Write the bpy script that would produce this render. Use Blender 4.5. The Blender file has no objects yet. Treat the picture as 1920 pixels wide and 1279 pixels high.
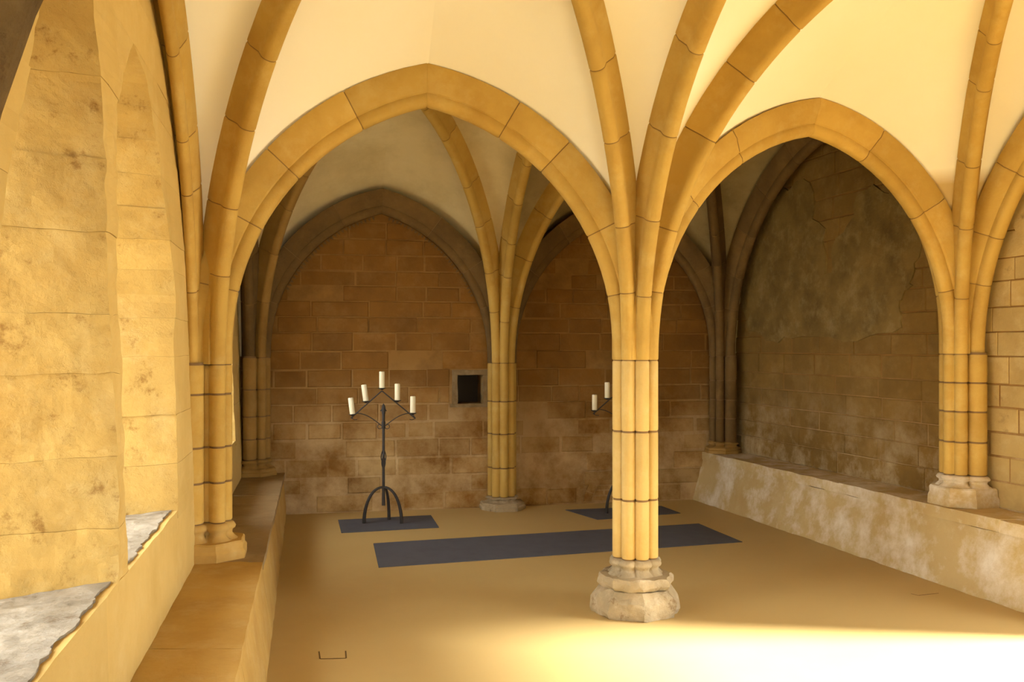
import bpy, bmesh, math, random
from mathutils import Vector, Matrix, noise
from math import sin, cos, pi, sqrt, atan2, radians, tan

random.seed(7)
SC = bpy.context.scene
COL = SC.collection

# ------------------------------------------------------------------ camera
# world axes: X to the right, Y away from the viewer, Z up, metres; floor at z = 0
F, EYE, U0, V0 = 1700.0, 1.6, 960.0, 650.0
cam = bpy.data.cameras.new('camera')
cam.sensor_width = 36.0
cam.lens = 36.0 * F / 1920.0
cam.shift_y = (V0 - 639.5) / 1920.0
cam.clip_start = 0.02
camo = bpy.data.objects.new('camera', cam)
COL.objects.link(camo)
camo.location = (0, 0, EYE)
camo.rotation_euler = (pi / 2, 0, 0)
SC.camera = camo

# ------------------------------------------------------------------ light
w = bpy.data.worlds.new('world'); SC.world = w; w.use_nodes = True
bgn = w.node_tree.nodes['Background']
bgn.inputs[0].default_value = (0.98, 1.0, 0.99, 1)
bgn.inputs[1].default_value = 8.0
sun = bpy.data.lights.new('sun', 'SUN'); sun.energy = 22.0; sun.angle = radians(10.0); sun.color = (1.0, 0.99, 0.94)
suno = bpy.data.objects.new('sun', sun); COL.objects.link(suno)
suno.rotation_euler = Vector((-0.995, 0.045, -0.62)).to_track_quat('-Z', 'Y').to_euler()
suno.location = (12, 2, 9)
vs = SC.view_settings
vs.view_transform = 'Standard'; vs.look = 'None'; vs.gamma = 1.0; vs.use_curve_mapping = False
vs.exposure = 0.78

# ------------------------------------------------------------------ materials
def _n(nt, t, **kw):
    n = nt.nodes.new(t)
    for k, v in kw.items(): setattr(n, k, v)
    return n

def mat(name, base, dark=None, light=None, stain=None, rough=0.85, scale=3.0, bump=0.3, bscale=40.0,
        vary=0.0, stain_scale=1.3, stain_lo=0.55, stain_hi=0.68, spec=0.25, light_amt=0.6, dark_amt=0.7, zstain=None, pits=0.0):
    """procedural stone: mottled base colour, paler and darker blotches, optional stain patches, fine relief"""
    m = bpy.data.materials.new(name); m.use_nodes = True
    nt = m.node_tree; b = nt.nodes['Principled BSDF']
    b.inputs['Roughness'].default_value = rough
    b.inputs['Specular IOR Level'].default_value = spec
    geo = _n(nt, 'ShaderNodeNewGeometry'); pos = geo.outputs['Position']
    def noi(sc, det=6.0, ro=0.6, off=0.0):
        a = _n(nt, 'ShaderNodeVectorMath', operation='ADD'); a.inputs[1].default_value = (off, off * 1.7, off * 0.6)
        nt.links.new(pos, a.inputs[0])
        n = _n(nt, 'ShaderNodeTexNoise'); n.inputs['Scale'].default_value = sc
        n.inputs['Detail'].default_value = det; n.inputs['Roughness'].default_value = ro
        nt.links.new(a.outputs[0], n.inputs['Vector']); return n.outputs['Fac']
    def ramp(fac, lo, hi):
        r = _n(nt, 'ShaderNodeMapRange'); r.inputs['From Min'].default_value = lo; r.inputs['From Max'].default_value = hi
        nt.links.new(fac, r.inputs['Value']); return r.outputs['Result']
    def mix(fac, a, bcol, amt=1.0):
        x = _n(nt, 'ShaderNodeMix', data_type='RGBA')
        if amt != 1.0:
            mm = _n(nt, 'ShaderNodeMath', operation='MULTIPLY'); mm.inputs[1].default_value = amt
            nt.links.new(fac, mm.inputs[0]); fac = mm.outputs[0]
        nt.links.new(fac, x.inputs['Factor'])
        if isinstance(a, tuple): x.inputs['A'].default_value = (*a, 1)
        else: nt.links.new(a, x.inputs['A'])
        x.inputs['B'].default_value = (*bcol, 1)
        return x.outputs['Result']
    c = base
    if dark: c = mix(ramp(noi(scale, 7, 0.65, 3.1), 0.42, 0.72), c, dark, dark_amt)
    if light: c = mix(ramp(noi(scale * 1.7, 7, 0.7, 9.4), 0.5, 0.78), c, light, light_amt)
    if stain:
        f = ramp(noi(stain_scale, 9, 0.68, 21.0), stain_lo, stain_hi)
        if zstain:
            sx = _n(nt, 'ShaderNodeSeparateXYZ'); nt.links.new(pos, sx.inputs[0])
            zz = ramp(sx.outputs['Z'], zstain[0], zstain[1])
            mm = _n(nt, 'ShaderNodeMath', operation='MULTIPLY'); nt.links.new(f, mm.inputs[0]); nt.links.new(zz, mm.inputs[1]); f = mm.outputs[0]
        c = mix(f, c, stain)
    if vary > 0:
        oi = _n(nt, 'ShaderNodeObjectInfo')
        r = _n(nt, 'ShaderNodeMapRange'); r.inputs['To Min'].default_value = 1 - vary; r.inputs['To Max'].default_value = 1 + vary
        nt.links.new(oi.outputs['Random'], r.inputs['Value'])
        hv = _n(nt, 'ShaderNodeHueSaturation'); nt.links.new(r.outputs['Result'], hv.inputs['Value'])
        if isinstance(c, tuple): hv.inputs['Color'].default_value = (*c, 1)
        else: nt.links.new(c, hv.inputs['Color'])
        c = hv.outputs['Color']
    if isinstance(c, tuple): b.inputs['Base Color'].default_value = (*c, 1)
    else: nt.links.new(c, b.inputs['Base Color'])
    if bump > 0:
        bp = _n(nt, 'ShaderNodeBump'); bp.inputs['Strength'].default_value = bump; bp.inputs['Distance'].default_value = 0.01
        nt.links.new(noi(bscale, 8, 0.7, 5.0), bp.inputs['Height'])
        if pits > 0:
            b2 = _n(nt, 'ShaderNodeBump'); b2.inputs['Strength'].default_value = pits; b2.inputs['Distance'].default_value = 0.03
            nt.links.new(ramp(noi(9.0, 9, 0.75, 31.0), 0.22, 0.50), b2.inputs['Height'])
            nt.links.new(b2.outputs['Normal'], bp.inputs['Normal'])
            pc = _n(nt, 'ShaderNodeMix', data_type='RGBA', blend_type='MULTIPLY'); pc.inputs['B'].default_value = (0.62, 0.52, 0.42, 1)
            nt.links.new(ramp(noi(9.0, 9, 0.75, 31.0), 0.43, 0.33), pc.inputs['Factor'])
            if not isinstance(c, tuple): nt.links.new(c, pc.inputs['A']); nt.links.new(pc.outputs['Result'], b.inputs['Base Color'])
        nt.links.new(bp.outputs['Normal'], b.inputs['Normal'])
    return m

M = {}
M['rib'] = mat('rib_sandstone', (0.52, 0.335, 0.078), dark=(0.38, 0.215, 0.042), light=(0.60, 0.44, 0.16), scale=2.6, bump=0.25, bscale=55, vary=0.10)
M['rib_dark'] = mat('rib_sandstone_dark', (0.17, 0.10, 0.034), dark=(0.075, 0.045, 0.018), light=(0.25, 0.16, 0.06), scale=3.0, bump=0.35, bscale=50, vary=0.12)  # darker tone for the wall ribs and corner work of the back bays
M['col'] = mat('column_sandstone', (0.60, 0.425, 0.15), dark=(0.49, 0.31, 0.08), light=(0.68, 0.53, 0.25), scale=2.6, bump=0.25, bscale=55, vary=0.06)
M['outer'] = mat('shaded_outer_stone', (0.20, 0.125, 0.042), dark=(0.10, 0.06, 0.02), light=(0.30, 0.2, 0.08), scale=6, bump=0.9, bscale=24, pits=0.5)  # rough stone; the arch's unlit side is painted in as dark brown
M['rib_mid'] = mat('rib_sandstone_mid', (0.33, 0.195, 0.052), dark=(0.21, 0.115, 0.03), light=(0.41, 0.27, 0.10), scale=2.8, bump=0.3, bscale=50, vary=0.10)  # middle tone for the far left corner and the corner plinths
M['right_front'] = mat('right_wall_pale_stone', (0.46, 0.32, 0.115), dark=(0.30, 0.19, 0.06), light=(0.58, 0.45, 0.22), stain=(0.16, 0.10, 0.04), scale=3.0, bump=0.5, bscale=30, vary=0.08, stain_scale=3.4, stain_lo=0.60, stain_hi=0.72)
M['plaster_bare'] = mat('vault_plaster_fallen', (0.91, 0.86, 0.70), dark=(0.88, 0.80, 0.60), stain=(0.56, 0.40, 0.17), scale=0.9, bump=0.15, bscale=18, rough=0.95, spec=0.1, dark_amt=0.5, stain_scale=2.5, stain_lo=0.18, stain_hi=0.42, zstain=(2.80, 2.70))
M['joint'] = mat('dark_joint_mortar', (0.20, 0.12, 0.05), bump=0.2)
M['joint_pale'] = mat('brown_joint_mortar', (0.26, 0.155, 0.05), dark=(0.16, 0.09, 0.03), bump=0.3)
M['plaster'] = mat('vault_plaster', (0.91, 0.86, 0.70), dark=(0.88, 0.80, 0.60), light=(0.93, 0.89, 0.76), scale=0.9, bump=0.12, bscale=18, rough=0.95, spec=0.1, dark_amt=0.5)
M['plaster_mid'] = mat('vault_plaster_grey', (0.70, 0.58, 0.34), dark=(0.46, 0.37, 0.19), light=(0.78, 0.69, 0.45), scale=1.4, bump=0.15, bscale=18, rough=0.95, spec=0.1)  # middle plaster tone for the back left bay and the slab
M['plaster_dark'] = mat('vault_plaster_dark', (0.34, 0.26, 0.13), dark=(0.18, 0.13, 0.06), light=(0.46, 0.37, 0.2), scale=1.8, bump=0.2, bscale=18, rough=0.95, spec=0.1)  # darker plaster tone for the back right bay
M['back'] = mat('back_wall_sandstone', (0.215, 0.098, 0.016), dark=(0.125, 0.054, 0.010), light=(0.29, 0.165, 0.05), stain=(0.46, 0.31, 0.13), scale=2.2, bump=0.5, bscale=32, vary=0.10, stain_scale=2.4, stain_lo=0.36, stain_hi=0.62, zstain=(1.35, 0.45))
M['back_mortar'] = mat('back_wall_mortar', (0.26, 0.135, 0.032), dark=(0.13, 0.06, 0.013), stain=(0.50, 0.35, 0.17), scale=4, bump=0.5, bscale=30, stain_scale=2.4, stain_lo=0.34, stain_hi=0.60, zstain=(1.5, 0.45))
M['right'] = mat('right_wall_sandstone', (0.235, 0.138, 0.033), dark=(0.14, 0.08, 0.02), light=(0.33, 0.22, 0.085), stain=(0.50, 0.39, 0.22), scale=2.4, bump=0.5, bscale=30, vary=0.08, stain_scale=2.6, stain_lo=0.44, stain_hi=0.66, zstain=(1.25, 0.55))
M['right_plaster'] = mat('old_wall_plaster', (0.23, 0.15, 0.045), dark=(0.12, 0.075, 0.022), light=(0.38, 0.29, 0.13), scale=3.4, bump=0.6, bscale=26, rough=0.95, dark_amt=0.9)
M['left'] = mat('window_wall_sandstone', (0.50, 0.33, 0.095), dark=(0.40, 0.24, 0.058), light=(0.61, 0.455, 0.19), scale=3.0, bump=0.7, bscale=26, vary=0.06, pits=0.38)
M['left_plain'] = mat('window_wall_dressed', (0.65, 0.46, 0.155), dark=(0.54, 0.36, 0.10), light=(0.71, 0.55, 0.24), scale=2.0, bump=0.3, bscale=30, vary=0.04)
M['sill'] = mat('sill_limestone', (0.36, 0.315, 0.24), dark=(0.20, 0.16, 0.10), light=(0.50, 0.46, 0.39), scale=7, bump=0.9, bscale=20, dark_amt=0.9, vary=0.04, pits=0.5)
M['bench'] = mat('bench_sandstone', (0.52, 0.38, 0.165), dark=(0.40, 0.26, 0.09), light=(0.62, 0.50, 0.29), stain=(0.74, 0.66, 0.52), scale=1.8, bump=0.4, bscale=26, vary=0.06, stain_scale=2.6, stain_lo=0.46, stain_hi=0.66)
M['bench_left'] = mat('bench_left_sandstone', (0.52, 0.33, 0.09), dark=(0.36, 0.21, 0.05), light=(0.60, 0.44, 0.20), scale=2.6, bump=0.4, bscale=24, vary=0.06)
M['bench_top'] = mat('bench_top_stone', (0.36, 0.25, 0.12), dark=(0.22, 0.15, 0.07), light=(0.50, 0.40, 0.24), scale=2.2, bump=0.4, bscale=26, vary=0.08)
M['base'] = mat('column_base_stone', (0.44, 0.345, 0.20), dark=(0.25, 0.21, 0.13), light=(0.66, 0.56, 0.40), stain=(0.27, 0.28, 0.20), scale=6, bump=0.8, bscale=22, stain_scale=4.0, stain_lo=0.56, stain_hi=0.70, pits=0.3)
M['floor'] = mat('floor_screed', (0.52, 0.37, 0.145), dark=(0.48, 0.33, 0.12), light=(0.54, 0.39, 0.16), scale=0.7, bump=0.05, bscale=120, rough=0.6, spec=0.25)
M['mat'] = mat('mat_fabric', (0.11, 0.112, 0.13), dark=(0.09, 0.09, 0.105), scale=6, bump=0.3, bscale=300, rough=0.95, spec=0.1)
M['iron'] = mat('wrought_iron', (0.022, 0.018, 0.016), dark=(0.04, 0.03, 0.022), scale=20, bump=0.3, bscale=90, rough=0.55, spec=0.4)
M['wax'] = mat('candle_wax', (0.86, 0.80, 0.58), bump=0.03, rough=0.45, spec=0.4)
M['wick'] = mat('wick', (0.03, 0.025, 0.02), bump=0)
M['dark'] = mat('niche_shade', (0.035, 0.026, 0.016), bump=0.2)  # near-black back panel: shade of the niche put into its colour
M['frame_stone'] = mat('niche_frame_stone', (0.22, 0.15, 0.07), dark=(0.12, 0.08, 0.035), light=(0.34, 0.26, 0.15), scale=6, bump=0.4)
M['seam'] = mat('floor_seam', (0.14, 0.085, 0.03), bump=0)
M['ground'] = mat('courtyard_ground', (0.42, 0.38, 0.28), dark=(0.32, 0.29, 0.2), bump=0.2)

# ------------------------------------------------------------------ helpers
def mk(name, verts, faces, m, parent=None, smooth=None):
    me = bpy.data.meshes.new(name)
    me.from_pydata([tuple(v) for v in verts], [], faces)
    bm = bmesh.new(); bm.from_mesh(me)
    bmesh.ops.recalc_face_normals(bm, faces=bm.faces[:])
    bm.to_mesh(me); bm.free()
    me.materials.append(M[m])
    if smooth is not None:
        me.shade_smooth()
        me.set_sharp_from_angle(angle=radians(smooth))
    o = bpy.data.objects.new(name, me); COL.objects.link(o)
    if parent is not None: o.parent = parent
    return o

def thing(name, label, cat, group=None):
    o = bpy.data.objects.new(name, None); COL.objects.link(o); o.empty_display_size = 0.1
    o['label'] = label; o['category'] = cat
    if group: o['group'] = group
    return o

def struct(name, label, obj=None):
    o = obj
    if o is None:
        o = bpy.data.objects.new(name, None); COL.objects.link(o); o.empty_display_size = 0.1
    o['kind'] = 'structure'; o['label'] = label
    return o

def tag(o, label, cat, group=None):
    o['label'] = label; o['category'] = cat
    if group: o['group'] = group
    return o

def gbox(fn, na=1, nb=1, nc=1, rough=0.0, freq=6.0, seed=0.0):
    """closed box surface: fn(a,b,c) maps the unit cube to space; grid na x nb x nc; rough moves points by noise"""
    idx = {}; V = []; Fc = []
    def vid(i, j, k):
        key = (i, j, k)
        if key not in idx:
            p = Vector(fn(i / na, j / nb, k / nc))
            if rough:
                q = p * freq + Vector((seed, seed * 0.7, -seed))
                p = p + noise.noise_vector(q) * rough + noise.noise_vector(q * 2.7) * rough * 0.5
            idx[key] = len(V); V.append(p)
        return idx[key]
    for (n1, n2, f) in ((na, nb, lambda i, j, e: (i, j, e * nc)), (na, nc, lambda i, j, e: (i, e * nb, j)), (nb, nc, lambda i, j, e: (e * na, i, j))):
        for e in (0, 1):
            for i in range(n1):
                for j in range(n2):
                    Fc.append([vid(*f(i, j, e)), vid(*f(i + 1, j, e)), vid(*f(i + 1, j + 1, e)), vid(*f(i, j + 1, e))])
    return V, Fc

def block(name, fn, m, parent, cham=0.008, jit=0.0):
    """a squared stone: fn(a,c,w) with w = 0 on the visible face; the face edges are worn off. 12 quads"""
    V = []; Fc = []
    def ring(da, dc, wv):
        s = len(V)
        for (a, c) in ((0, 0), (1, 0), (1, 1), (0, 1)):
            p = Vector(fn(a, c, wv, da * (1 if a == 0 else -1), dc * (1 if c == 0 else -1)))
            V.append(p)
        return s
    r0 = ring(0, 0, 0.05); r1 = ring(0, 0, cham); r2 = ring(cham, cham, 0.0)
    for a, b in ((r0, r1), (r1, r2)):
        for i in range(4):
            j = (i + 1) % 4
            Fc.append([a + i, a + j, b + j, b + i])
    Fc.append([r2, r2 + 1, r2 + 2, r2 + 3])
    return mk(name, V, Fc, m, parent)

def px_floor(u, v, z=0.0):
    d = (EYE - z) * F / (v - V0)
    return Vector(((u - U0) / F * d, d, z))

def tube(pts, r, sides=8, close_ends=True):
    """tube through points, r a number or list"""
    V = []; Fc = []
    n = len(pts); pts = [Vector(p) for p in pts]
    rr = r if isinstance(r, (list, tuple)) else [r] * n
    t0 = (pts[1] - pts[0]).normalized()
    up = Vector((0, 0, 1)) if abs(t0.z) < 0.9 else Vector((1, 0, 0))
    a = t0.cross(up).normalized()
    for i in range(n):
        t = (pts[min(i + 1, n - 1)] - pts[max(i - 1, 0)]).normalized()
        a = (a - t * a.dot(t)).normalized(); b = t.cross(a)
        for k in range(sides):
            th = 2 * pi * k / sides
            V.append(pts[i] + (a * cos(th) + b * sin(th)) * rr[i])
    for i in range(n - 1):
        for k in range(sides):
            k2 = (k + 1) % sides
            Fc.append([i * sides + k, i * sides + k2, (i + 1) * sides + k2, (i + 1) * sides + k])
    if close_ends:
        Fc.append(list(range(sides))[::-1]); Fc.append([(n - 1) * sides + k for k in range(sides)])
    return V, Fc

def join(*parts):
    V = []; Fc = []
    for v, f in parts:
        s = len(V); V += list(v); Fc += [[i + s for i in q] for q in f]
    return V, Fc

# ------------------------------------------------------------------ plan
P = {k: Vector(v) for k, v in dict(
    L0=(-0.84, 1.10), L1=(-1.755, 5.20), L2=(-2.42, 8.50),
    C_=(1.72, 1.75), C0=(0.75, 5.52), C1=(-0.10, 9.00),
    R0=(4.25, 2.60), R1=(3.15, 6.35), R2=(2.20, 9.45)).items()}
ZS = dict(L0=1.5, L1=1.50, L2=1.50, C_=1.5, C0=1.52, C1=1.44, R0=1.5, R1=1.55, R2=1.50)
def leftwall(d, z=0.8): return -0.663 - 0.22 * d - 0.03 * (z - 0.8)
def rightwall(d): return 3.54 - 0.2916 * (d - 5.44)
def backwall(x): return 8.635 + 0.209 * (x + 2.13)
X0 = 0.102   # ring radius of the shafts
LOBE = 0.043
BASEANG = dict(C0=15.0, L1=12.4, R1=16.3, C1=12.0, L2=12.0, R2=14.0, L0=12.4, R0=16.3, C_=14.0)
def snap(k, v):
    b = BASEANG[k]; a = math.degrees(atan2(v.y, v.x)); a = radians(b + 45.0 * round((a - b) / 45.0))
    return Vector((cos(a), sin(a)))

# ------------------------------------------------------------------ floor, courtyard, roof
def corner_pts():
    return [(leftwall(0.9) - 0.05, 0.9), (4.75, 0.9), (rightwall(9.7) + 0.1, 9.7), (leftwall(8.7) - 0.1, 8.7)]
fl = mk('floor', *gbox(lambda a, b, c: ((-2.9 + 9.4 * a), -3.0 + 12.9 * b, -0.12 + 0.12 * c), 1, 1, 1), 'floor')
struct('floor', 'smooth sandy screed floor of the vaulted hall', fl)
gr = mk('ground', *gbox(lambda a, b, c: (-30 + 60 * a, -30 + 60 * b, -0.5 + 0.3 * c)), 'ground')
struct('ground', 'pale gravel ground outside the hall', gr)

fwall = struct('added_front_wall', 'added wall behind the viewer, closed to a doorway to cut light')  # unseen, added to cut the light from behind the viewer
for (x0, x1, z0) in ((-3.3, 0.8, 0.0), (0.8, 2.8, 2.3), (2.8, 6.7, 0.0)):
    mk('wall_panel', *gbox(lambda a, b, c: (x0 + (x1 - x0) * a, -3.25 + 0.25 * c, z0 + (4.2 - z0) * b)), 'rib', fwall)

# ------------------------------------------------------------------ vault ribs
class Half:
    """one half of a pointed arch: rises straight from axis P0 for st metres, then bends to the apex above plan point Pm"""
    def __init__(s, key, Pm, zs, za, x0=X0, off=Vector((0, 0)), st=0.0):
        s.key = key; s.lobe = snap(key, Pm - P[key])
        s.P0 = P[key] + s.lobe * x0 + off; s.Pm = Pm + off; v = s.Pm - s.P0; s.L = v.length; s.dir = v / s.L; x0 = s.x0 = 0.0
        s.st = st; s.zs = zs; s.za = za; a = s.L - x0; h = za - zs - st
        if h < a * 1.02:
            s.st = st = max(0.0, za - zs - a * 1.02); h = za - zs - st
        s.R = (a * a + h * h) / (2 * a)
        s.phi = math.acos(max(-1, min(1, 1 - a / s.R)))
        s.b = Vector((-s.dir.y, s.dir.x, 0))
    def ang(s, t): return max(0.0, (t * s.length() - s.st) / s.R)
    def at(s, t):
        ln = t * s.length(); ph = s.ang(t)
        x = s.x0 + s.R * (1 - cos(ph)); z = s.zs + min(ln, s.st) + s.R * sin(ph)
        p = Vector((s.P0.x + s.dir.x * x, s.P0.y + s.dir.y * x, z))
        n = Vector((s.dir.x * cos(ph), s.dir.y * cos(ph), -sin(ph)))
        return p, n
    def length(s): return s.st + s.R * s.phi
    def web(s, t, k=0.13):
        p, n = s.at(t)
        e = t ** 5
        return p + (-n * (1 - e) + Vector((0, 0, 1)) * e) * k

def arc(cx, cy, r, a0, a1, n):
    return [(cx + r * sin(radians(a0 + (a1 - a0) * i / n)), cy + r * cos(radians(a0 + (a1 - a0) * i / n))) for i in range(n + 1)]
# profiles: (across, towards the opening)
PROF_D = [(-0.072, -0.17), (-0.072, -0.10), (-0.043, -0.045)] + arc(0, 0, 0.044, -100, 100, 12) + [(0.043, -0.045), (0.072, -0.10), (0.072, -0.17)]
PROF_T = [(-0.105, -0.18), (-0.105, -0.125), (-0.092, -0.105), (-0.060, -0.035), (-0.046, -0.028), (-0.050, -0.012), (-0.048, 0.012), (-0.034, 0.034), (-0.015, 0.043),
          (0.015, 0.043), (0.034, 0.034), (0.048, 0.012), (0.050, -0.012), (0.046, -0.028), (0.060, -0.035), (0.092, -0.105), (0.105, -0.125), (0.105, -0.18)]
PROF_W = [(-0.085, -0.18), (-0.085, -0.11), (-0.052, -0.035), (-0.042, -0.028)] + arc(0, 0, 0.046, -90, 90, 8) + [(0.042, -0.028), (0.052, -0.035), (0.085, -0.11), (0.085, -0.18)]

PROF_N = [(x * 0.68 if not (x < 0 and q < -0.05) else -0.17, q) for x, q in PROF_W]     # runs back to the wall on one side
PROF_N2 = [(-x, q) for x, q in PROF_N][::-1]

def sweep(h, t0, t1, prof, steps, shrink_ends=0.0, shrink=0.0):
    V = []; Fc = []; k = len(prof)
    cq = -0.06
    ts = [t0 + (t1 - t0) * i / steps for i in range(steps + 1)]
    sh = [shrink] * (steps + 1)
    if shrink_ends:
        e = 0.006 / h.length()
        ts = [t0, t0 + e] + ts[1:-1] + [t1 - e, t1]
        sh = [shrink_ends] + [0] * (len(ts) - 2) + [shrink_ends]
    for t, s in zip(ts, sh):
        p, n = h.at(t)
        ph = h.ang(t); T = Vector((h.dir.x * sin(ph), h.dir.y * sin(ph), cos(ph)))
        apex = 1.0 - t < 0.007 / h.length()
        for (x, q) in prof:
            ln = sqrt(x * x + (q - cq) ** 2) or 1
            f = 1 - s / ln
            qq = cq + (q - cq) * f
            v_ = p + h.b * (x * f) + n * qq
            if apex: v_ -= T * (qq * cos(ph) / sin(ph))     # mitre against the other half
            V.append(v_)
    m = len(ts)
    for i in range(m - 1):
        for j in range(k):
            j2 = (j + 1) % k
            Fc.append([i * k + j, i * k + j2, (i + 1) * k + j2, (i + 1) * k + j])
    Fc.append(list(range(k))[::-1]); Fc.append([(m - 1) * k + j for j in range(k)])
    return V, Fc

def rib(name, halves, prof, m, label, cat, joint='joint_pale', seg=0.42):
    root = thing(name, label, cat)
    V = []; Fc = []
    for hi, h in enumerate(halves):
        if isinstance(prof, tuple): prof_ = prof[hi]
        else: prof_ = prof
        nseg = max(3, int(h.length() / seg))
        cuts = [0.0] + [(i + random.uniform(-0.18, 0.18)) / nseg for i in range(1, nseg)] + [1.0]
        g = 0.003 / h.length()
        for i in range(nseg):
            t0 = cuts[i] + (g if i else 0); t1 = cuts[i + 1] - (g if i < nseg - 1 else 0)
            v, f = sweep(h, t0, t1, prof_, 5, shrink_ends=0.004)
            mk('voussoir', v, f, m, root, smooth=38)
        s, f = sweep(h, 0.0, 1.0, prof_, 26, shrink=0.006)
        b = len(V); V += s; Fc += [[i + b for i in q] for q in f]
    mk('mortar', V, Fc, joint, root, smooth=38)
    return root

def mid(*ks): return sum((P[k] for k in ks), Vector((0, 0))) / len(ks)
BAYS = dict(FL=('L0', 'C_', 'C0', 'L1'), FR=('C_', 'R0', 'R1', 'C0'), BL=('L1', 'C0', 'C1', 'L2'), BR=('C0', 'R1', 'R2', 'C1'))
BOSSZ = dict(FL=3.80, FR=3.78, BL=3.68, BR=3.68)
H = {}
def arch(key, a, b, za, off=(0, 0), x0=X0, st=0.0):
    o = Vector(off); m_ = mid(a, b)
    H[key] = (Half(a, m_, ZS[a], za, x0, o, st), Half(b, m_, ZS[b], za, x0, o, st))
arch('TL', 'C0', 'L1', 3.06, st=0.10)
arch('TR', 'C0', 'R1', 3.02, st=0.10)
arch('LF', 'C0', 'C_', 3.66)
arch('LB', 'C0', 'C1', 3.60)
arch('FA', 'L0', 'C_', 3.06)
arch('FB', 'C_', 'R0', 3.06)
arch('WLF', 'L1', 'L0', 3.42, (-0.065, 0), st=0.1)
arch('WLB', 'L1', 'L2', 3.35, (-0.03, 0))
arch('BWL', 'L2', 'C1', 2.93, (0, 0.03), st=0.06)
arch('BWR', 'R2', 'C1', 2.94, (0, 0.03), st=0.06)
arch('WRB', 'R2', 'R1', 3.42, (0.03, 0))
arch('WRF', 'R1', 'R0', 3.46, (0.03, 0))
D = {}
for bay, ks in BAYS.items():
    c = mid(*ks) + Vector(((-0.12, 0.0) if bay == 'FL' else (0, 0)))
    for k in ks: D[bay, k] = Half(k, c, ZS[k], BOSSZ[bay], st=0.15 if k in ('R1', 'L1') else 0.0)

rib('transverse_arch', H['TL'], PROF_T, 'rib', 'pointed stone arch spanning from the middle column to the left wall pier', 'arch')
rib('transverse_arch', H['TR'], PROF_T, 'rib', 'pointed stone arch spanning from the middle column to the right wall pier', 'arch')
rib('longitudinal_arch', H['LF'], PROF_D, 'rib', 'arch rib rising from the middle column towards the viewer', 'arch')
rib('longitudinal_arch', H['LB'], PROF_D, 'rib', 'arch rib from the middle column to the back wall pier', 'arch')
rib('entrance_arch', H['FA'], PROF_T, 'outer', 'rough entrance arch at the upper left corner, its shade painted in dark brown', 'arch', joint='outer', seg=0.9)
rib('entrance_arch', H['FB'], PROF_T, 'rib', 'wide stone entrance arch above the viewer on the right', 'arch')
rib('wall_rib', H['WLF'], (PROF_N, PROF_N2), 'rib', 'stone wall rib above the near left windows', 'rib')
rib('wall_rib', H['WLB'], PROF_W, 'rib_dark', 'stone wall rib on the left wall beyond the pier', 'rib')
bwl = rib('wall_rib', H['BWL'], PROF_T, 'rib_dark', 'dark brown pointed wall arch above the five candle stand', 'rib', joint='joint')
rib('wall_rib', H['BWR'], PROF_T, 'rib_dark', 'dark pointed wall arch on the back wall behind the column', 'rib', joint='joint')
rib('wall_rib', H['WRB'], PROF_W, 'rib_dark', 'dark wall rib curving over the far right wall', 'rib', joint='joint')
rib('wall_rib', H['WRF'], PROF_W, 'rib', 'stone wall rib at the right edge above the near right wall', 'rib')
tv, tf = [], []
for h in H['BWL']:
    n_ = int(h.length() * 0.62 / 0.042)
    for i in range(n_):
        t = 0.36 + 0.61 * i / n_
        p, n = h.at(t); e = n.cross(h.b).normalized()
        if h.b.y > 0: back = h.b
        else: back = -h.b
        c0 = p + n * 0.05 + back * 0.045
        s0 = len(tv)
        tv += [c0 - e * 0.015 - back * 0.02, c0 + e * 0.015 - back * 0.02, c0 + e * 0.015 + back * 0.04, c0 - e * 0.015 + back * 0.04, c0 + n * 0.034 - back * 0.012, c0 + n * 0.034 + back * 0.04]
        tf += [[s0, s0 + 1, s0 + 4], [s0 + 1, s0 + 2, s0 + 5, s0 + 4], [s0 + 3, s0, s0 + 4, s0 + 5], [s0 + 2, s0 + 3, s0 + 5], [s0, s0 + 3, s0 + 2, s0 + 1]]
mk('tooth_edging', tv, tf, 'rib_dark', bwl)['kind'] = 'stuff'
DL = {('FL', 'C0'): ('C0', 'L0', 'diagonal vault rib rising from the middle column to the upper left', 'rib'),
      ('FL', 'L1'): ('L1', 'C_', 'thick diagonal vault rib rising from the left wall pier', 'rib'),
      ('FR', 'C0'): ('C0', 'R0', 'diagonal vault rib rising from the middle column to the upper right', 'rib'),
      ('FR', 'R1'): ('R1', 'C_', 'diagonal vault rib rising from the right wall pier', 'rib'),
      ('BL', 'C1'): ('C1', 'L1', 'diagonal vault rib rising left from the back wall pier', 'rib'),
      ('BL', 'L2'): ('L2', 'C0', 'diagonal vault rib rising from the far left corner', 'rib_mid'),
      ('BR', 'C1'): ('C1', 'R1', 'diagonal vault rib rising right from the back wall pier', 'rib'),
      ('BR', 'R2'): ('R2', 'C0', 'dark diagonal vault rib rising from the far right corner', 'rib_dark')}
for (bay, _), (a, b, lab, m_) in DL.items():
    rib('diagonal_rib', (D[bay, a], D[bay, b]), PROF_D, m_, lab, 'rib')

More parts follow.
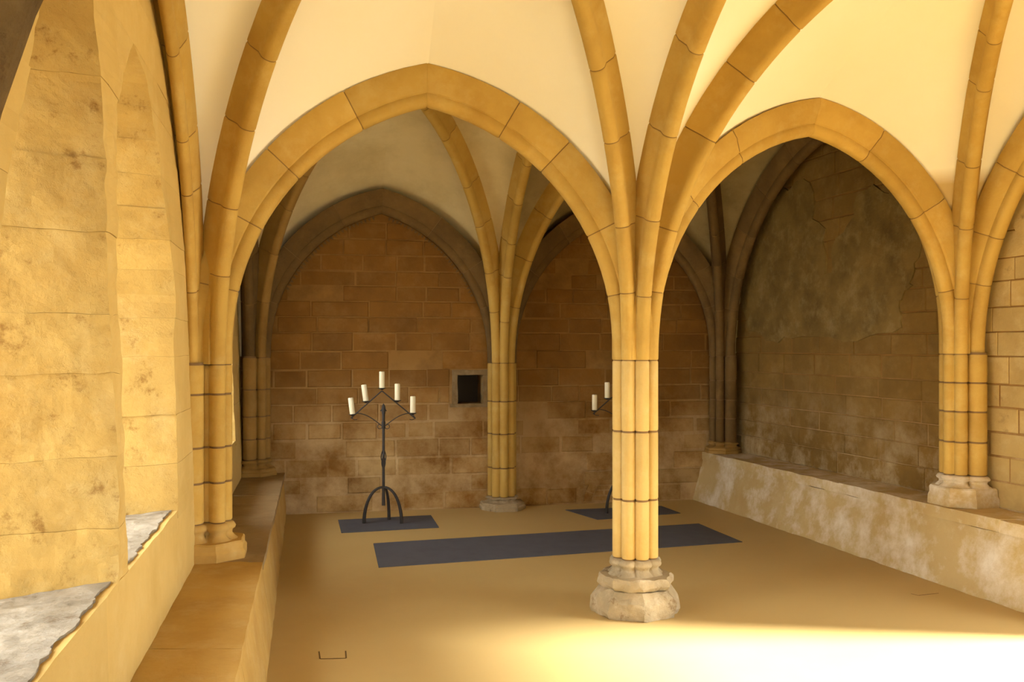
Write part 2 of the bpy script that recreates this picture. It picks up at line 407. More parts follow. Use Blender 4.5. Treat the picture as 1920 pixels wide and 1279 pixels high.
# ------------------------------------------------------------------ vault webs
ceil_slab = mk('ceiling', *gbox(lambda a, b, c: (-3.3 + 10.0 * a, -3.0 + 13.2 * b, 4.15 + 0.25 * c)), 'plaster_mid')  # unseen flat slab added over webs and viewer to block sky light
struct('ceiling', 'cream plastered ribbed vault below an added slab that blocks the sky', ceil_slab)
def web(h1, h2, off1=Vector((0, 0, 0)), off2=Vector((0, 0, 0)), m='plaster', ns=10, nt=24):
    V = []; Fc = []
    for i in range(nt + 1):
        t = i / nt
        a = h1.web(t) + off1; b = h2.web(t) + off2
        for j in range(ns + 1):
            u = j / ns
            p = a.lerp(b, u)
            p.z += 0.16 * (a - b).length * u * (1 - u)
            V.append(p)
    for i in range(nt):
        for j in range(ns):
            s = i * (ns + 1) + j
            Fc.append([s, s + 1, s + ns + 2, s + ns + 1])
    mk('vault_web', V, Fc, m, ceil_slab, smooth=60)
EDGE = {('FL', 'L0', 'C_'): 'FA', ('FL', 'C_', 'C0'): 'LF', ('FL', 'C0', 'L1'): 'TL', ('FL', 'L1', 'L0'): 'WLF',
        ('FR', 'C_', 'R0'): 'FB', ('FR', 'R0', 'R1'): 'WRF', ('FR', 'R1', 'C0'): 'TR', ('FR', 'C0', 'C_'): 'LF',
        ('BL', 'L1', 'C0'): 'TL', ('BL', 'C0', 'C1'): 'LB', ('BL', 'C1', 'L2'): 'BWL', ('BL', 'L2', 'L1'): 'WLB',
        ('BR', 'C0', 'R1'): 'TR', ('BR', 'R1', 'R2'): 'WRB', ('BR', 'R2', 'C1'): 'BWR', ('BR', 'C1', 'C0'): 'LB'}
WOFF = {'WLF': (-0.16, -0.035, 0), 'WLB': (-0.16, -0.035, 0), 'BWL': (-0.03, 0.14, 0), 'BWR': (-0.03, 0.14, 0), 'WRB': (0.16, 0.045, 0), 'WRF': (0.16, 0.045, 0)}
for (bay, a, b), key in EDGE.items():
    for k in (a, b):
        hs = [h for h in H[key] if h.key == k][0]
        web(D[bay, k], hs, off2=Vector(WOFF.get(key, (0, 0, 0))), m='plaster_bare' if (bay == 'FR' and k == 'R1') else {'FL': 'plaster', 'FR': 'plaster', 'BL': 'plaster_mid', 'BR': 'plaster_dark'}[bay])

# ------------------------------------------------------------------ piers
def cluster(center, dirs, grow=0.0, n=144):
    """outline of a bundle of round shafts"""
    out = []
    for i in range(n):
        th = 2 * pi * i / n; e = Vector((cos(th), sin(th)))
        r = 0.072 + grow
        for c, R in dirs:
            R = R + grow
            bq = e.dot(c); disc = bq * bq - (c.length_squared - R * R)
            if disc > 0: r = max(r, bq + sqrt(disc))
        out.append(center + e * r)
    return out

def stack(rings):
    """rings: list of (outline, z)"""
    V = []; Fc = []; k = len(rings[0][0])
    for o, z in rings: V += [Vector((p.x, p.y, z)) for p in o]
    for i in range(len(rings) - 1):
        for j in range(k):
            j2 = (j + 1) % k
            Fc.append([i * k + j, i * k + j2, (i + 1) * k + j2, (i + 1) * k + j])
    Fc.append(list(range(k))[::-1]); Fc.append([(len(rings) - 1) * k + j for j in range(k)])
    return V, Fc

def ribdirs(k):
    """plan offset and radius of every shaft of the pier: one under each rib"""
    ds = []
    for key, h in [(kk, h) for kk, hs in H.items() for h in hs] + [('D', h) for h in D.values()]:
        o = h.P0 - P[k] if h.key == k else None
        if o is not None and all((o - c).length > 0.02 for c, _ in ds): ds.append((o, 0.062 if key[0] == 'W' else LOBE))
    return ds

def pier(name, k, label, joints, zb, m='rib', joint='joint'):
    """joints: heights of the bed joints from the springing down to the base"""
    root = thing(name, label, 'column')
    c = P[k]; ds = ribdirs(k)
    for i in range(len(joints) - 1):
        z1, z0 = joints[i], joints[i + 1]
        g = 0.006
        a = cluster(c, ds, -0.004); b = cluster(c, ds)
        mk('drum', *stack([(a, z0 + g), (b, z0 + g + 0.006), (b, z1 - g - 0.006), (a, z1 - g)]), m, root, smooth=50)
    a = cluster(c, ds, -0.005)
    mk('mortar', *stack([(a, joints[-1]), (a, joints[0] + 0.01)]), joint, root, smooth=50)
    # moulded foot: roll, neck, spreading roll
    zt = joints[-1]; hgt = zt - zb
    rg = [(cluster(c, ds, 0.0), zt - 0.002), (cluster(c, ds, 0.012), zt - 0.12 * hgt), (cluster(c, ds, 0.02), zt - 0.28 * hgt), (cluster(c, ds, 0.016), zt - 0.40 * hgt),
          (cluster(c, ds, 0.002), zt - 0.50 * hgt), (cluster(c, ds, 0.0), zt - 0.68 * hgt), (cluster(c, ds, 0.012), zt - 0.84 * hgt), (cluster(c, ds, 0.03), zb)]
    return root, rg

def ngon(c, r, rot, n=8): return [c + Vector((cos(rot + 2 * pi * i / n), sin(rot + 2 * pi * i / n))) * r for i in range(n)]

# middle column
root, rg = pier('clustered_column', 'C0', 'slender clustered stone column on an octagonal base, standing free mid-hall', [1.52, 1.09, 0.68, 0.325], 0.225, m='col')
mk('moulded_foot', *stack(rg), 'base', root, smooth=50)
c = P['C0']; rot = radians(-90 + 4)
def worn(V, amt, fr, seed=0):
    return [v + noise.noise_vector(v * fr + Vector((seed, 0, 0))) * amt for v in V]
def oct_stack(levels, sub=8):
    """levels (z, radius): octagon with subdivided sides so that it can be worn"""
    rings = []
    for z, r in levels:
        pts = ngon(c, r, rot)
        o = []
        for i in range(8):
            for s in range(sub): o.append(pts[i].lerp(pts[(i + 1) % 8], s / sub))
        rings.append((o, z))
    return stack(rings)
v, f = oct_stack([(0.150, 0.20), (0.158, 0.222), (0.178, 0.236), (0.20, 0.236), (0.215, 0.232), (0.226, 0.222)])
mk('upper_plinth', worn(v, 0.014, 18), f, 'base', root, smooth=25)
v, f = oct_stack([(0.0, 0.268), (0.03, 0.276), (0.075, 0.280), (0.095, 0.272), (0.125, 0.245), (0.152, 0.222), (0.156, 0.19)])
v = [Vector((p.x, p.y, max(p.z, 0.0))) for p in worn(v, 0.017, 15, 3)]
mk('lower_plinth', v, f, 'base', root, smooth=25)

def wall_pier(k, label, joints, zfoot, zp, z0, m, pm, half, prot, inw, joint='joint'):
    """respond: pier against a wall on a polygonal plinth; inw = unit vector into the room, half = half width, prot = how far the plinth projects"""
    root, rg = pier('wall_pier', k, label, joints, zp, m, joint)
    mk('moulded_foot', *stack(rg), pm, root, smooth=50)
    c = P[k]; t = Vector((-inw.y, inw.x))
    pts = [c - inw * 0.12 - t * half, c + inw * prot * 0.35 - t * half, c + inw * prot - t * half * 0.5, c + inw * prot + t * half * 0.5, c + inw * prot * 0.35 + t * half, c - inw * 0.12 + t * half]
    o = []
    for i in range(len(pts)):
        for s in range(4): o.append(pts[i].lerp(pts[(i + 1) % len(pts)], s / 4))
    def sc(o, q): return [c + (p - c) * q for p in o]
    v, f = stack([(o, z0), (o, z0 + (zp - z0) * 0.45), (sc(o, 0.95), z0 + (zp - z0) * 0.62), (sc(o, 0.95), zp - 0.01), (sc(o, 0.91), zp)])
    v = [Vector((p.x, p.y, max(p.z, z0))) for p in worn(v, 0.006, 14)]
    mk('plinth', v, f, pm, root, smooth=30)
    return root
LW = Vector((0.9766, 0.2149)); RWn = Vector((-0.96, -0.28)); BWn = Vector((0.2046, -0.9788))
wall_pier('L1', 'bright sandstone pier of round shafts standing on the left bench', [1.50, 1.33, 1.03, 0.83, 0.60], 0, 0.50, 0.40, 'rib', 'bench_left', 0.21, 0.22, LW)
wall_pier('R1', 'sandstone wall pier of round shafts standing on the right bench', [1.55, 1.35, 1.15, 0.94, 0.71], 0, 0.63, 0.50, 'rib', 'bench', 0.21, 0.20, RWn)
wall_pier('C1', 'sandstone wall pier against the middle of the back wall', [1.44, 1.06, 0.74, 0.405, 0.12], 0, 0.07, 0.0, 'rib', 'base', 0.22, 0.24, BWn)
wall_pier('L2', 'dim corner pier on the far end of the left bench', [1.50, 1.20, 0.95, 0.74, 0.55], 0, 0.47, 0.40, 'rib_mid', 'rib_mid', 0.2, 0.2, (LW + BWn).normalized())
wall_pier('R2', 'dim corner pier on the far end of the right bench', [1.50, 1.25, 1.05, 0.86, 0.62], 0, 0.56, 0.50, 'rib_dark', 'rib_mid', 0.18, 0.2, (RWn + BWn).normalized())
wall_pier('L0', 'near left pier of the entrance front', [1.50, 1.2, 0.9, 0.6], 0, 0.50, 0.40, 'rib', 'bench_left', 0.2, 0.2, LW)
wall_pier('R0', 'near right pier of the entrance front', [1.50, 1.2, 0.9, 0.6], 0, 0.50, 0.0, 'rib', 'bench', 0.2, 0.2, RWn)
wall_pier('C_', 'free pier between the two entrance arches', [1.50, 1.1, 0.7, 0.32], 0, 0.22, 0.0, 'rib', 'base', 0.25, 0.25, BWn)

# ------------------------------------------------------------------ back wall
WB = struct('wall_back', 'brown coursed sandstone back wall with a small square niche')
bx0, bx1 = -2.75, 2.65
NI = (-0.540, -0.290, 1.034, 1.320)      # niche opening x0, x1, z0, z1
def bw(x, z, out):                        # point on the back wall, out = distance into the wall
    return Vector((x - BWn.x * out, backwall(x) - BWn.y * out, z))
def slab(x0, x1, z0, z1, name='mortar_bed', m='back_mortar', d0=0.005, d1=0.4):
    return mk(name, *gbox(lambda a, b, c: bw(x0 + (x1 - x0) * a, z0 + (z1 - z0) * b, d0 + (d1 - d0) * c)), m, WB)
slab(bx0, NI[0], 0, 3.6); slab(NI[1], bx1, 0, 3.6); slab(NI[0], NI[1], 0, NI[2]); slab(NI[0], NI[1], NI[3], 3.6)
mk('niche_recess', *gbox(lambda a, b, c: bw(NI[0] - 0.01 + 0.27 * a, NI[2] - 0.01 + 0.31 * b, 0.30 + 0.05 * c)), 'dark', WB)
# frame stones of the niche
fw = 0.05
for (x0, x1, z0, z1) in ((NI[0] - fw, NI[1] + fw, NI[3], NI[3] + 0.05), (NI[0] - fw - 0.02, NI[1] + fw, NI[2] - 0.035, NI[2]), (NI[0] - fw, NI[0], NI[2], NI[3]), (NI[1], NI[1] + fw, NI[2], NI[3])):
    mk('niche_frame', *gbox(lambda a, b, c: bw(x0 + (x1 - x0) * a, z0 + (z1 - z0) * b, -0.02 + 0.3 * c), 4, 4, 2, 0.006, 18), 'frame_stone', WB)
rng = random.Random(11)
z = 0.0
while z < 3.28:
    hcz = rng.uniform(0.135, 0.185) if z > 0.5 else rng.uniform(0.15, 0.21)
    x = bx0 + rng.uniform(-0.3, 0.0)
    while x < bx1:
        ln = rng.uniform(0.26, 0.54)
        xa, xb = max(x, bx0), min(x + ln, bx1)
        x += ln
        za_, zb_ = z, z + hcz
        if xb - xa < 0.05: continue
        if xb > NI[0] - fw and xa < NI[1] + fw and zb_ > NI[2] - 0.035 and za_ < NI[3] + 0.05:
            if xa < NI[0] - fw - 0.06: xb = NI[0] - fw - 0.025
            elif xb > NI[1] + fw + 0.06: xa = NI[1] + fw + 0.005
            else: continue
        xm, zm = (xa + xb) / 2, (za_ + zb_) / 2; ym = backwall(xm)
        pu, pv = U0 + F * xm / ym, V0 - F * (zm - EYE) / ym
        if abs(pu - 1000) < 26 and 872 < pv < 925: continue          # stones fallen out beside the pier
        if (pu - 1150) ** 2 + (pv - 962) ** 2 < 62 ** 2: continue    # old blocked arch
        pr = rng.uniform(-0.006, 0.007) + (rng.uniform(-0.014, 0.006) if z < 0.75 else 0)
        g = rng.uniform(0.003, 0.007) if z > 0.7 else rng.uniform(0.004, 0.013)
        t1, t2 = rng.uniform(-0.006, 0.006), rng.uniform(-0.006, 0.006)
        xa += g; xb -= g; za2 = za_ + g; zb2 = zb_ - g
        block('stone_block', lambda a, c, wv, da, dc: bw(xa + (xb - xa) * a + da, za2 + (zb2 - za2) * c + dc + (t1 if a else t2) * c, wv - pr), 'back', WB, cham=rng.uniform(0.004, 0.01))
    z += hcz

# old blocked arch low in the wall behind the column: ring of wedge stones and rubble fill
ac = Vector((1.06, 0.02)); r0, r1 = 0.235, 0.315
for i in range(9):
    a0, a1 = pi * i / 9 + 0.012, pi * (i + 1) / 9 - 0.012
    def wedge(a, b, c):
        an = a0 + (a1 - a0) * a; r = r0 + (r1 - r0) * b
        return bw(ac.x + r * cos(an) * 1.05, max(0.0, ac.y + r * sin(an)), -0.008 + 0.06 * c)
    mk('arch_stone', *gbox(wedge, 3, 1, 1, 0.004, 14), 'back', WB)
rng2 = random.Random(2)
for k in range(4):
    zz0 = 0.02 + k * 0.055
    x = ac.x - sqrt(max(0, r0 * r0 - (zz0) ** 2))
    xe = 2 * ac.x - x
    while x < xe - 0.05:
        ln = min(rng2.uniform(0.1, 0.17), xe - x)
        block('stone_block', lambda a, c, wv, e1, e2: bw(x + 0.004 + (ln - 0.008) * a + e1, zz0 + 0.003 + 0.049 * c + e2, wv + 0.004), 'back', WB, 0.006)
        x += ln

# ------------------------------------------------------------------ right wall
WR = struct('wall_right', 'mottled sandstone right wall with patches of old plaster')
def rw(d, z, out): return Vector((rightwall(d) - RWn.x * out, d - RWn.y * out, z))
def rslab(d0, d1, z0, z1, m='back_mortar', w0=0.005, w1=0.55, name='mortar_bed'):
    return mk(name, *gbox(lambda a, b, c: rw(d0 + (d1 - d0) * a, z0 + (z1 - z0) * b, w0 + (w1 - w0) * c)), m, WR)
DOOR = (2.9, 4.93, 2.50)
rslab(DOOR[1], 9.9, 0, 3.9); rslab(DOOR[0], DOOR[1], DOOR[2], 3.9); rslab(-3.0, DOOR[0], 0, 3.9)  # last slab: unseen stretch past the viewer, extended to block the sun
rng = random.Random(5)
z = 0.5
while z < 3.5:
    hcz = rng.uniform(0.15, 0.20)
    d = 5.02 + rng.uniform(-0.3, 0)
    while d < 9.6:
        ln = rng.uniform(0.34, 0.66)
        if d < 6.35 < d + ln: ln = 6.35 - d
        da_, db_ = max(d, 5.02), min(d + ln, 9.6); d += ln
        if db_ - da_ < 0.06: continue
        pr = rng.uniform(-0.004, 0.005); g = rng.uniform(0.002, 0.005)
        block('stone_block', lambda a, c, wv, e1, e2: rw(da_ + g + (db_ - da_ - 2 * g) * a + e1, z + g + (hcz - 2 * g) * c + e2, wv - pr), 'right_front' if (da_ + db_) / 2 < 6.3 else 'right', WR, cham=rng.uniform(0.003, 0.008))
    z += hcz
def patch(dc, zc, rd, rz, seed, th=0.012, n=48, m='right_plaster'):
    """a ragged sheet of plaster clinging to the wall"""
    out = []
    for i in range(n):
        a = 2 * pi * i / n
        q = 1 + 0.30 * noise.noise(Vector((cos(a) * 1.5, sin(a) * 1.5, seed))) + 0.16 * noise.noise(Vector((cos(a) * 5, sin(a) * 5, seed)))
        out.append((dc + rd * q * cos(a), zc + rz * q * sin(a)))
    V = [rw(a, b, 0.01) for a, b in out] + [rw(dc + (a - dc) * 0.99, zc + (b - zc) * 0.99, -th) for a, b in out] + [rw(dc, zc, -th)]
    Fc = []
    for i in range(n):
        j = (i + 1) % n
        Fc.append([i, j, n + j, n + i]); Fc.append([n + i, n + j, 2 * n])
    mk('plaster_patch', V, Fc, m, WR)
patch(8.75, 2.45, 0.75, 0.75, 1.3, 0.011); patch(7.35, 2.4, 0.5, 0.5, 4.1, 0.012); patch(8.1, 1.95, 1.15, 0.3, 7.7, 0.010); patch(5.7, 2.6, 0.35, 0.45, 9.2, m='right_front')

# ------------------------------------------------------------------ left wall with deep windows
WL = struct('wall_left', 'thick pale sandstone wall pierced by deep pointed window openings')
TH = 0.68
def wl_px(u, v):
    k = (u - U0) / F; m_ = (V0 - v) / F
    d = -(0.663 + 0.024) / (k + 0.22 + 0.03 * m_)
    return d, EYE + m_ * d
def outline(pxs): return sorted([wl_px(u, v) for u, v in pxs], key=lambda q: q[1])
def interp(tab):
    tab = sorted([(z, d) for d, z in tab])
    def f(z):
        if z <= tab[0][0]: return tab[0][1]
        for (z0, d0), (z1, d1) in zip(tab, tab[1:]):
            if z <= z1: return d0 + (d1 - d0) * (z - z0) / max(1e-6, z1 - z0)
        return tab[-1][1]
    return f
W1far = interp([wl_px(*q) for q in ((222, 1090), (220, 840), (207, 640), (200, 450), (197, 300), (190, 150), (175, 0))] + [(2.88, 2.92), (2.72, 3.05)])
W1near = interp([(1.86, 0.8), (1.88, 1.5), (2.0, 1.8), (2.1, 2.06), (2.28, 2.32), (2.46, 2.60), (2.60, 2.85), (2.72, 3.05)])
W2near = interp([wl_px(*q) for q in ((241, 1055), (232, 840), (224, 640), (219, 500), (218, 350), (221, 200), (232, 125), (249, 80))])
W2far = interp([wl_px(*q) for q in ((333, 960), (331, 780), (327, 640), (330, 560), (319, 460), (303, 350), (290, 240), (276, 150), (249, 80))])
W3near = interp([(6.3, 0.8), (6.3, 1.8), (6.6, 2.4), (7.05, 2.75)])
W3far = interp([(7.75, 0.8), (7.75, 1.8), (7.5, 2.4), (7.05, 2.75)])
Z1, Z2, Z3 = 3.05, wl_px(249, 80)[1], 2.75
def wlp(d, z, out): return Vector((leftwall(d, z) - LW.x * out, d - LW.y * out, z))
rngw = random.Random(21)
def wstone(name, fa, fb, z0, z1, sa=0.0, sb=0.0, m='left', na=2, nb=5, nc=7, rough=0.006, g=0.0004, freq=7):
    """stone between wall positions fa(z) and fb(z); sa / sb spread its outer end (splay of the reveals)"""
    ja, jb = (rngw.uniform(-0.005, 0.005) if callable(fa) else g), (rngw.uniform(-0.005, 0.005) if callable(fb) else g)
    pw = rngw.uniform(-0.003, 0.002)
    FA = fa if callable(fa) else (lambda z: fa); FB = fb if callable(fb) else (lambda z: fb)
    def fn(a, b, c):
        z = z0 + g + (z1 - z0 - 2 * g) * b
        wv = TH * c + pw
        d0 = FA(z) + ja - sa * c; d1 = FB(z) - jb + sb * c
        return wlp(d0 + (d1 - d0) * a, z, wv)
    V, Fc = gbox(fn, na, nb, nc, rough, freq, seed=0.0)
    o = mk(name, V, Fc, m, WL)
    if m == 'left':                       # dressed, paler stone on the room side
        o.data.materials.append(M['left_plain'])
        for q in o.data.polygons[:na * nb]: q.material_index = 1
    return o
SILL = 0.80
# courses below the sills and from sill to crown
mk('wall_panel', *gbox(lambda a, b, c: wlp(-3.2 + 4.4 * a, 4.2 * b, 0.01 + (TH - 0.02) * c)), 'left_plain', WL)
mk('wall_core', *gbox(lambda a, b, c: wlp(1.2 + 7.6 * a, 0.0 + 0.68 * b, 0.02 + (TH - 0.04) * c)), 'left_plain', WL)
rng = random.Random(3)
d = 1.2
while d < 8.7:
    ln = rng.uniform(0.7, 1.1); e = min(d + ln, 8.75)
    if 8.75 - e < 0.3: e = 8.75
    d_, e_ = d, e
    mk('stone_block', *gbox(lambda a, b, c: wlp(d_ + (e_ - d_) * a, 0.40 + (0.395 - 0.06 * c * TH) * b, TH * c), 8, 5, 3, 0.004, 7), 'left_plain', WL)
    d = e
SPL = 0.20
zs_mid = [SILL - 0.045, 0.98, 1.22, 1.51, 1.71, 1.99, 2.24, 2.51, Z2]
for z0, z1 in zip(zs_mid, zs_mid[1:]):
    wstone('stone_block', W1far, W2near, z0, z1, SPL, SPL, na=3, nb=12, nc=22, rough=0.008, freq=9)
zz = [SILL - 0.045, 1.02, 1.26, 1.55, 1.74, 1.98, 2.12, 2.26, 2.40, 2.54, 2.67, Z2]
for z0, z1 in zip(zz, zz[1:]):
    wstone('stone_block', W2far, 5.2, z0, z1, SPL, 0, na=6, nb=6, nc=10, rough=0.005)
zz = [SILL - 0.045, 1.1, 1.4, 1.7, 2.0, 2.3, Z3]
for z0, z1 in zip(zz, zz[1:]):
    wstone('stone_block', 5.2, W3near, z0, z1, 0, SPL, na=3, nb=3, nc=3)
    wstone('stone_block', W3far, 8.75, z0, z1, SPL, 0, na=3, nb=5, nc=8, rough=0.008)
wstone('stone_block', 5.2, 8.75, Z3, 3.9, na=8, nb=3)
zz = [SILL - 0.045, 1.1, 1.4, 1.7, 2.0, 2.3, 2.55, Z2, Z1]
for z0, z1 in zip(zz, zz[1:]):
    wstone('stone_block', 1.2, W1near, z0, z1, 0, SPL, na=6, nb=6, nc=6, rough=0.008, freq=12)
wstone('stone_block', W1far, 5.2, Z2, Z1, SPL, 0, m='left_plain', na=12, nb=4, nc=3, rough=0.003)
wstone('stone_block', 1.2, 5.2, Z1, 3.9, m='left_plain', na=12, nb=4, nc=3, rough=0.003)
def sill(fa, fb):
    def fn(a, b, c):
        d0 = fa(0.8); d1 = fb(0.8)
        out = 0.012 + (TH + 0.01) * c
        if c < 0.01: out += 0.014 + 0.03 * noise.noise(Vector((a * 9, d0, 0))) + 0.012 * noise.noise(Vector((a * 31, d0, 4)))
        return wlp(d0 - 0.03 + (d1 - d0 + 0.06) * a, 0.770 + 0.035 * b - 0.06 * out, max(out, 0.014))
    V, Fc = gbox(fn, 60, 1, 40, 0.005, 14, seed=fa(0.8))
    return mk('window_sill', V, Fc, 'sill', WL, smooth=50)
sill(W1near, W1far); sill(W2near, W2far); sill(W3near, W3far)

# ------------------------------------------------------------------ benches
def lb_top(d): return -1.0 - 0.217 * (d - 3.24)
def lb_bot(d): return -1.17 - 0.2273 * (d - 4.32)
B = thing('stone_bench', 'long low stone bench running along the left window wall', 'bench')
cuts = [1.0, 2.3, 3.6, 5.05, 6.1, 7.3, 8.66]
for i in range(len(cuts) - 1):
    d0, d1 = cuts[i] + 0.002, cuts[i + 1] - 0.002
    def face(a, b, c):
        d = d0 + (d1 - d0) * a; x = lb_bot(d) + (lb_top(d) - lb_bot(d)) * b
        return Vector((x - (x - leftwall(d) - 0.01) * c, d, 0.36 * b))
    mk('face_stone', *gbox(face, 10, 6, 1, 0.007, 5, seed=0), 'bench_left', B, smooth=40)
    def top(a, b, c):
        d = d0 + (d1 - d0) * a; x = lb_top(d) + 0.006
        return Vector((x - (x - leftwall(d) - 0.005) * c, d, 0.36 + 0.04 * b))
    mk('seat_slab', *gbox(top, 12, 1, 6, 0.005, 6, seed=i + 9), 'bench_top' if i >= 3 else 'bench_left', B, smooth=40)

def rb_bot(d): return 3.07 - 0.2916 * (d - 5.44)
def rb_top(d): return 3.15 - 0.294 * (d - 5.58)
B = thing('stone_bench', 'long low stone bench with white stains along the right wall', 'bench')
cuts = [5.1, 5.75, 6.5, 7.3, 8.0, 8.7, 9.56]
for i in range(len(cuts) - 1):
    d0, d1 = cuts[i] + 0.0003, cuts[i + 1] - 0.0003
    def face(a, b, c):
        d = d0 + (d1 - d0) * a; x = rb_bot(d) + (rb_top(d) - rb_bot(d)) * b
        return Vector((x + (rightwall(d) - 0.01 - x) * c, d, 0.42 * b))
    mk('face_stone', *gbox(face, 10, 8, 1, 0.010, 5, seed=0), 'bench', B, smooth=40)
    def top(a, b, c):
        d = d0 + (d1 - d0) * a; x = rb_top(d) - 0.012
        return Vector((x + (rightwall(d) - 0.005 - x) * c, d, 0.42 + 0.08 * b))
    mk('seat_slab', *gbox(top, 10, 3, 6, 0.007, 6, seed=i + 5), 'bench', B, smooth=40)

# ------------------------------------------------------------------ floor mats
def floor_mat(name, corners, label, cat='mat'):
    cs = [px_floor(u, v) for u, v in corners]
    def fn(a, b, c):
        p = cs[0].lerp(cs[1], a).lerp(cs[3].lerp(cs[2], a), b)
        return Vector((p.x, p.y, 0.001 + 0.005 * c + 0.002 * noise.noise(p * 3)))
    return tag(mk(name, *gbox(fn, 24, 8, 1), 'mat'), label, cat)
floor_mat('floor_mat', ((700, 1020), (1310, 983), (1392, 1017), (710, 1065)), 'long dark grey runner lying across the floor behind the column')
floor_mat('floor_mat', ((634, 976), (808, 967), (823, 990), (640, 1000)), 'small dark grey mat under the left candle stand')
floor_mat('floor_mat', ((1060, 957), (1240, 950), (1276, 963), (1120, 975)), 'small dark grey mat under the candle stand behind the column')

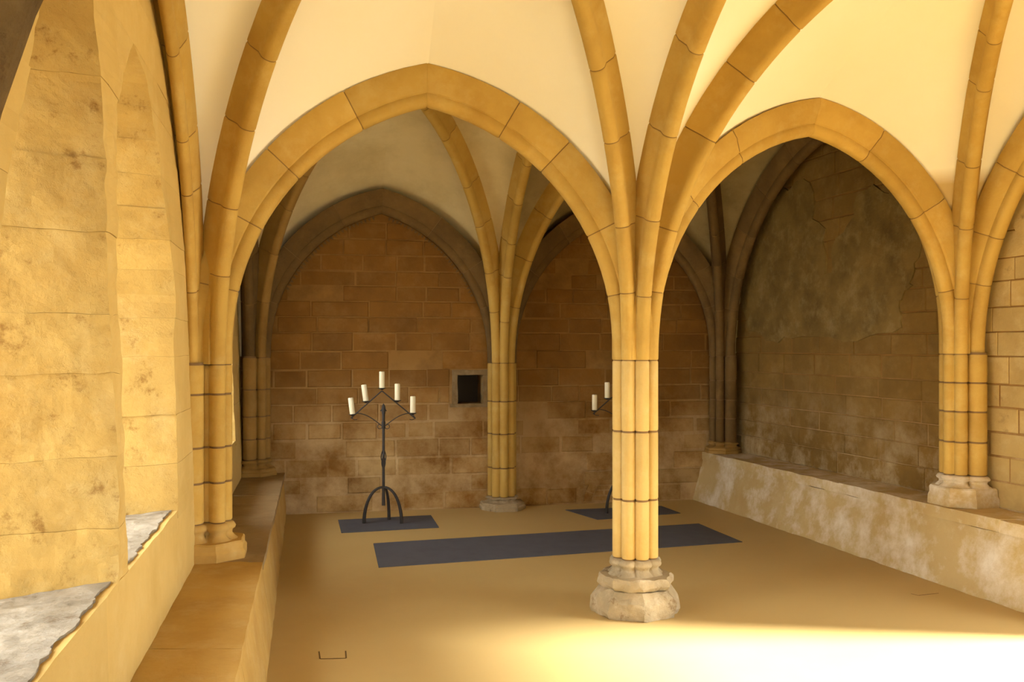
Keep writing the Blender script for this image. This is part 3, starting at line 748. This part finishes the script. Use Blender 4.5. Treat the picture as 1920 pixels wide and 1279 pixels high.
# ------------------------------------------------------------------ candle stands and candles
def candle_stand(x, y, label, leans):
    root = thing('candle_stand', label, 'candle stand', 'iron candle stands'); root.location = (x, y, 0)
    S = 8.22 / F                                   # metres per photo pixel at the stand
    def q(u, v, dy=0.0): return Vector(((u - 716) * S, dy, EYE - (v - V0) * S - 0.0))
    zc = q(0, 797).z
    # stem with open twisted basket
    mk('stem', *tube([(0.0, 0, 0.16), (0, 0, 0.34), (0, 0, 0.60), (0, 0, 1.0)], [0.016, 0.013, 0.012, 0.013], 8), 'iron', root, smooth=50)
    parts = []
    for k in range(4):
        pts = []
        for i in range(13):
            t = i / 12; a = k * pi / 2 + t * pi * 0.8; r = 0.006 + 0.017 * sin(pi * t)
            pts.append((r * cos(a), r * sin(a), 0.50 + 0.17 * t))
        parts.append(tube(pts, 0.005, 6))
    mk('twisted_basket', *join(*parts), 'iron', root, smooth=50)
    mk('collar', *tube([(0, 0, zc - 0.035), (0, 0, zc - 0.03), (0, 0, zc + 0.03), (0, 0, zc + 0.035)], [0.012, 0.018, 0.018, 0.012], 10), 'iron', root, smooth=50)
    zt = 0.98
    mk('finial', *join(tube([(0, 0, zt), (0, 0, zt + 0.02), (0, 0, zt + 0.05), (0, 0, zt + 0.085), (0, 0, zt + 0.105)], [0.012, 0.017, 0.02, 0.014, 0.001], 10),
                       tube([(-0.028, 0, zt + 0.035), (-0.016, 0, zt + 0.048), (0, 0, zt + 0.04), (0.016, 0, zt + 0.048), (0.028, 0, zt + 0.035)], [0.004, 0.008, 0.009, 0.008, 0.004], 8)), 'iron', root, smooth=50)
    # three bowed legs
    for a in (radians(198), radians(-18), radians(80)):
        pts = []
        for i in range(13):
            t = i / 12; r = 0.178 * sin(t * pi / 2) ** 0.9
            pts.append((r * cos(a), r * sin(a) * 0.8, 0.006 + 0.32 * cos(t * pi / 2) ** 1.0))
        pts.append((0.180 * cos(a), 0.180 * sin(a) * 0.8, 0.008))
        mk('leg', *tube(pts, [0.011 + 0.006 * i / 13 for i in range(14)], 8), 'iron', root, smooth=50)
    # chevron bars, crossing beyond the outer cups
    ap = q(713, 733)
    for (e1) in ((q(655, 784)), (q(776, 785))):
        mk('chevron_bar', *tube([ap, ap.lerp(e1, 0.5), e1], 0.0062, 6), 'iron', root, smooth=50)
    # curved carrying arms with scroll ends
    for s in (-1, 1):
        e = q(716 + s * 50, 777)
        pts = [Vector((s * 0.010, 0, zc - 0.012))]
        for i in range(1, 11):
            t = i / 10
            pts.append(Vector((s * (0.012 + (abs(e.x) - 0.012) * t), 0, zc - 0.01 + (e.z - zc + 0.02) * sin(t * pi / 2))))
        pts += [Vector((s * (abs(e.x) + 0.03), 0, e.z - 0.008)), Vector((s * (abs(e.x) + 0.045), 0, e.z - 0.04))]
        mk('arm', *tube(pts, 0.0045, 6), 'iron', root, smooth=50)
        c0 = Vector((s * 0.036, 0, zc - 0.012)); sp = []
        for i in range(17):
            a = pi * 1.05 + 1.75 * pi * i / 16; r = 0.026 * (1 - 0.5 * i / 16)
            sp.append(c0 + Vector((s * cos(a) * r, 0, sin(a) * r)))
        mk('scroll', *tube(sp, 0.0035, 6), 'iron', root, smooth=50)
        c1 = q(716 + s * 59, 783); sp = []
        for i in range(11):
            a = pi * (0.95 + 0.75 * i / 10)
            sp.append(c1 + Vector((-s * (0.03 + 0.03 * cos(a)), 0, 0.002 + 0.022 * sin(a))))
        mk('scroll', *tube(sp, 0.0035, 6), 'iron', root, smooth=50)
    cups = [(658, 777.5), (683, 753), (713, 728.5), (742, 751.5), (771, 775)]
    for i, (u, v) in enumerate(cups):
        p = q(u, v)
        mk('drip_cup', *join(tube([p + Vector((0, 0, -0.014)), p + Vector((0, 0, -0.006)), p + Vector((0, 0, 0.0)), p + Vector((0, 0, 0.004))], [0.006, 0.018, 0.034, 0.036], 14)), 'iron', root, smooth=50)
        yield_c.append((Vector((x, y, 0)) + p + Vector((0, 0, 0.003)), leans[i], i))
    return root
ORD = ['outer left candle', 'inner left candle', 'topmost candle', 'inner right candle', 'outer right candle']
def candles(where, spots):
    for p, lean, i in spots:
        root = thing('candle', '%s cream pillar candle, %s' % (('leaning' if lean else 'upright'), where % ORD[i]), 'candle', 'candles ' + where[5:])
        root.location = p; root.rotation_euler = (0, lean, 0)
        r = 0.0245; hh = 0.152
        mk('wax_body', *tube([(0, 0, 0.002), (0, 0, 0.004), (0, 0, hh - 0.008), (0, 0, hh - 0.002), (0, 0, hh), (0, 0, hh - 0.004)], [r - 0.002, r, r * 0.99, r * 0.95, r * 0.8, r * 0.3], 20), 'wax', root, smooth=50)
        mk('wick', *tube([(0, 0, hh - 0.006), (0.001, 0, hh + 0.006)], 0.0014, 5), 'wick', root)
yield_c = []
candle_stand(-1.165, 8.22, 'black wrought iron candle stand with five candles left of the back pier', [-0.12, -0.13, 0, 0, 0])
candles('the %s on the left stand', yield_c)
yield_c = []
candle_stand(1.075, 8.72, 'black wrought iron candle stand half hidden behind the middle column', [0, 0, 0, 0, 0])
candles('the %s on the stand behind the column', yield_c)

# ------------------------------------------------------------------ small marks of the floor
def strip(pts, wdt, name='floor_seam'):
    ps = [px_floor(u, v) for u, v in pts]
    V = []; Fc = []
    for a, b in zip(ps, ps[1:]):
        t = (b - a).normalized(); nn = Vector((-t.y, t.x, 0)) * wdt
        s = len(V)
        V += [a - nn, a + nn, b + nn, b - nn]
        Fc.append([s, s + 1, s + 2, s + 3])
    V = [Vector((p.x, p.y, 0.0015)) for p in V]
    return mk(name, V, Fc, 'seam', fl)
strip(((598, 1222), (600, 1236), (649, 1235), (648, 1221)), 0.004)
strip(((1708, 1114), (1722, 1117), (1760, 1113)), 0.004)
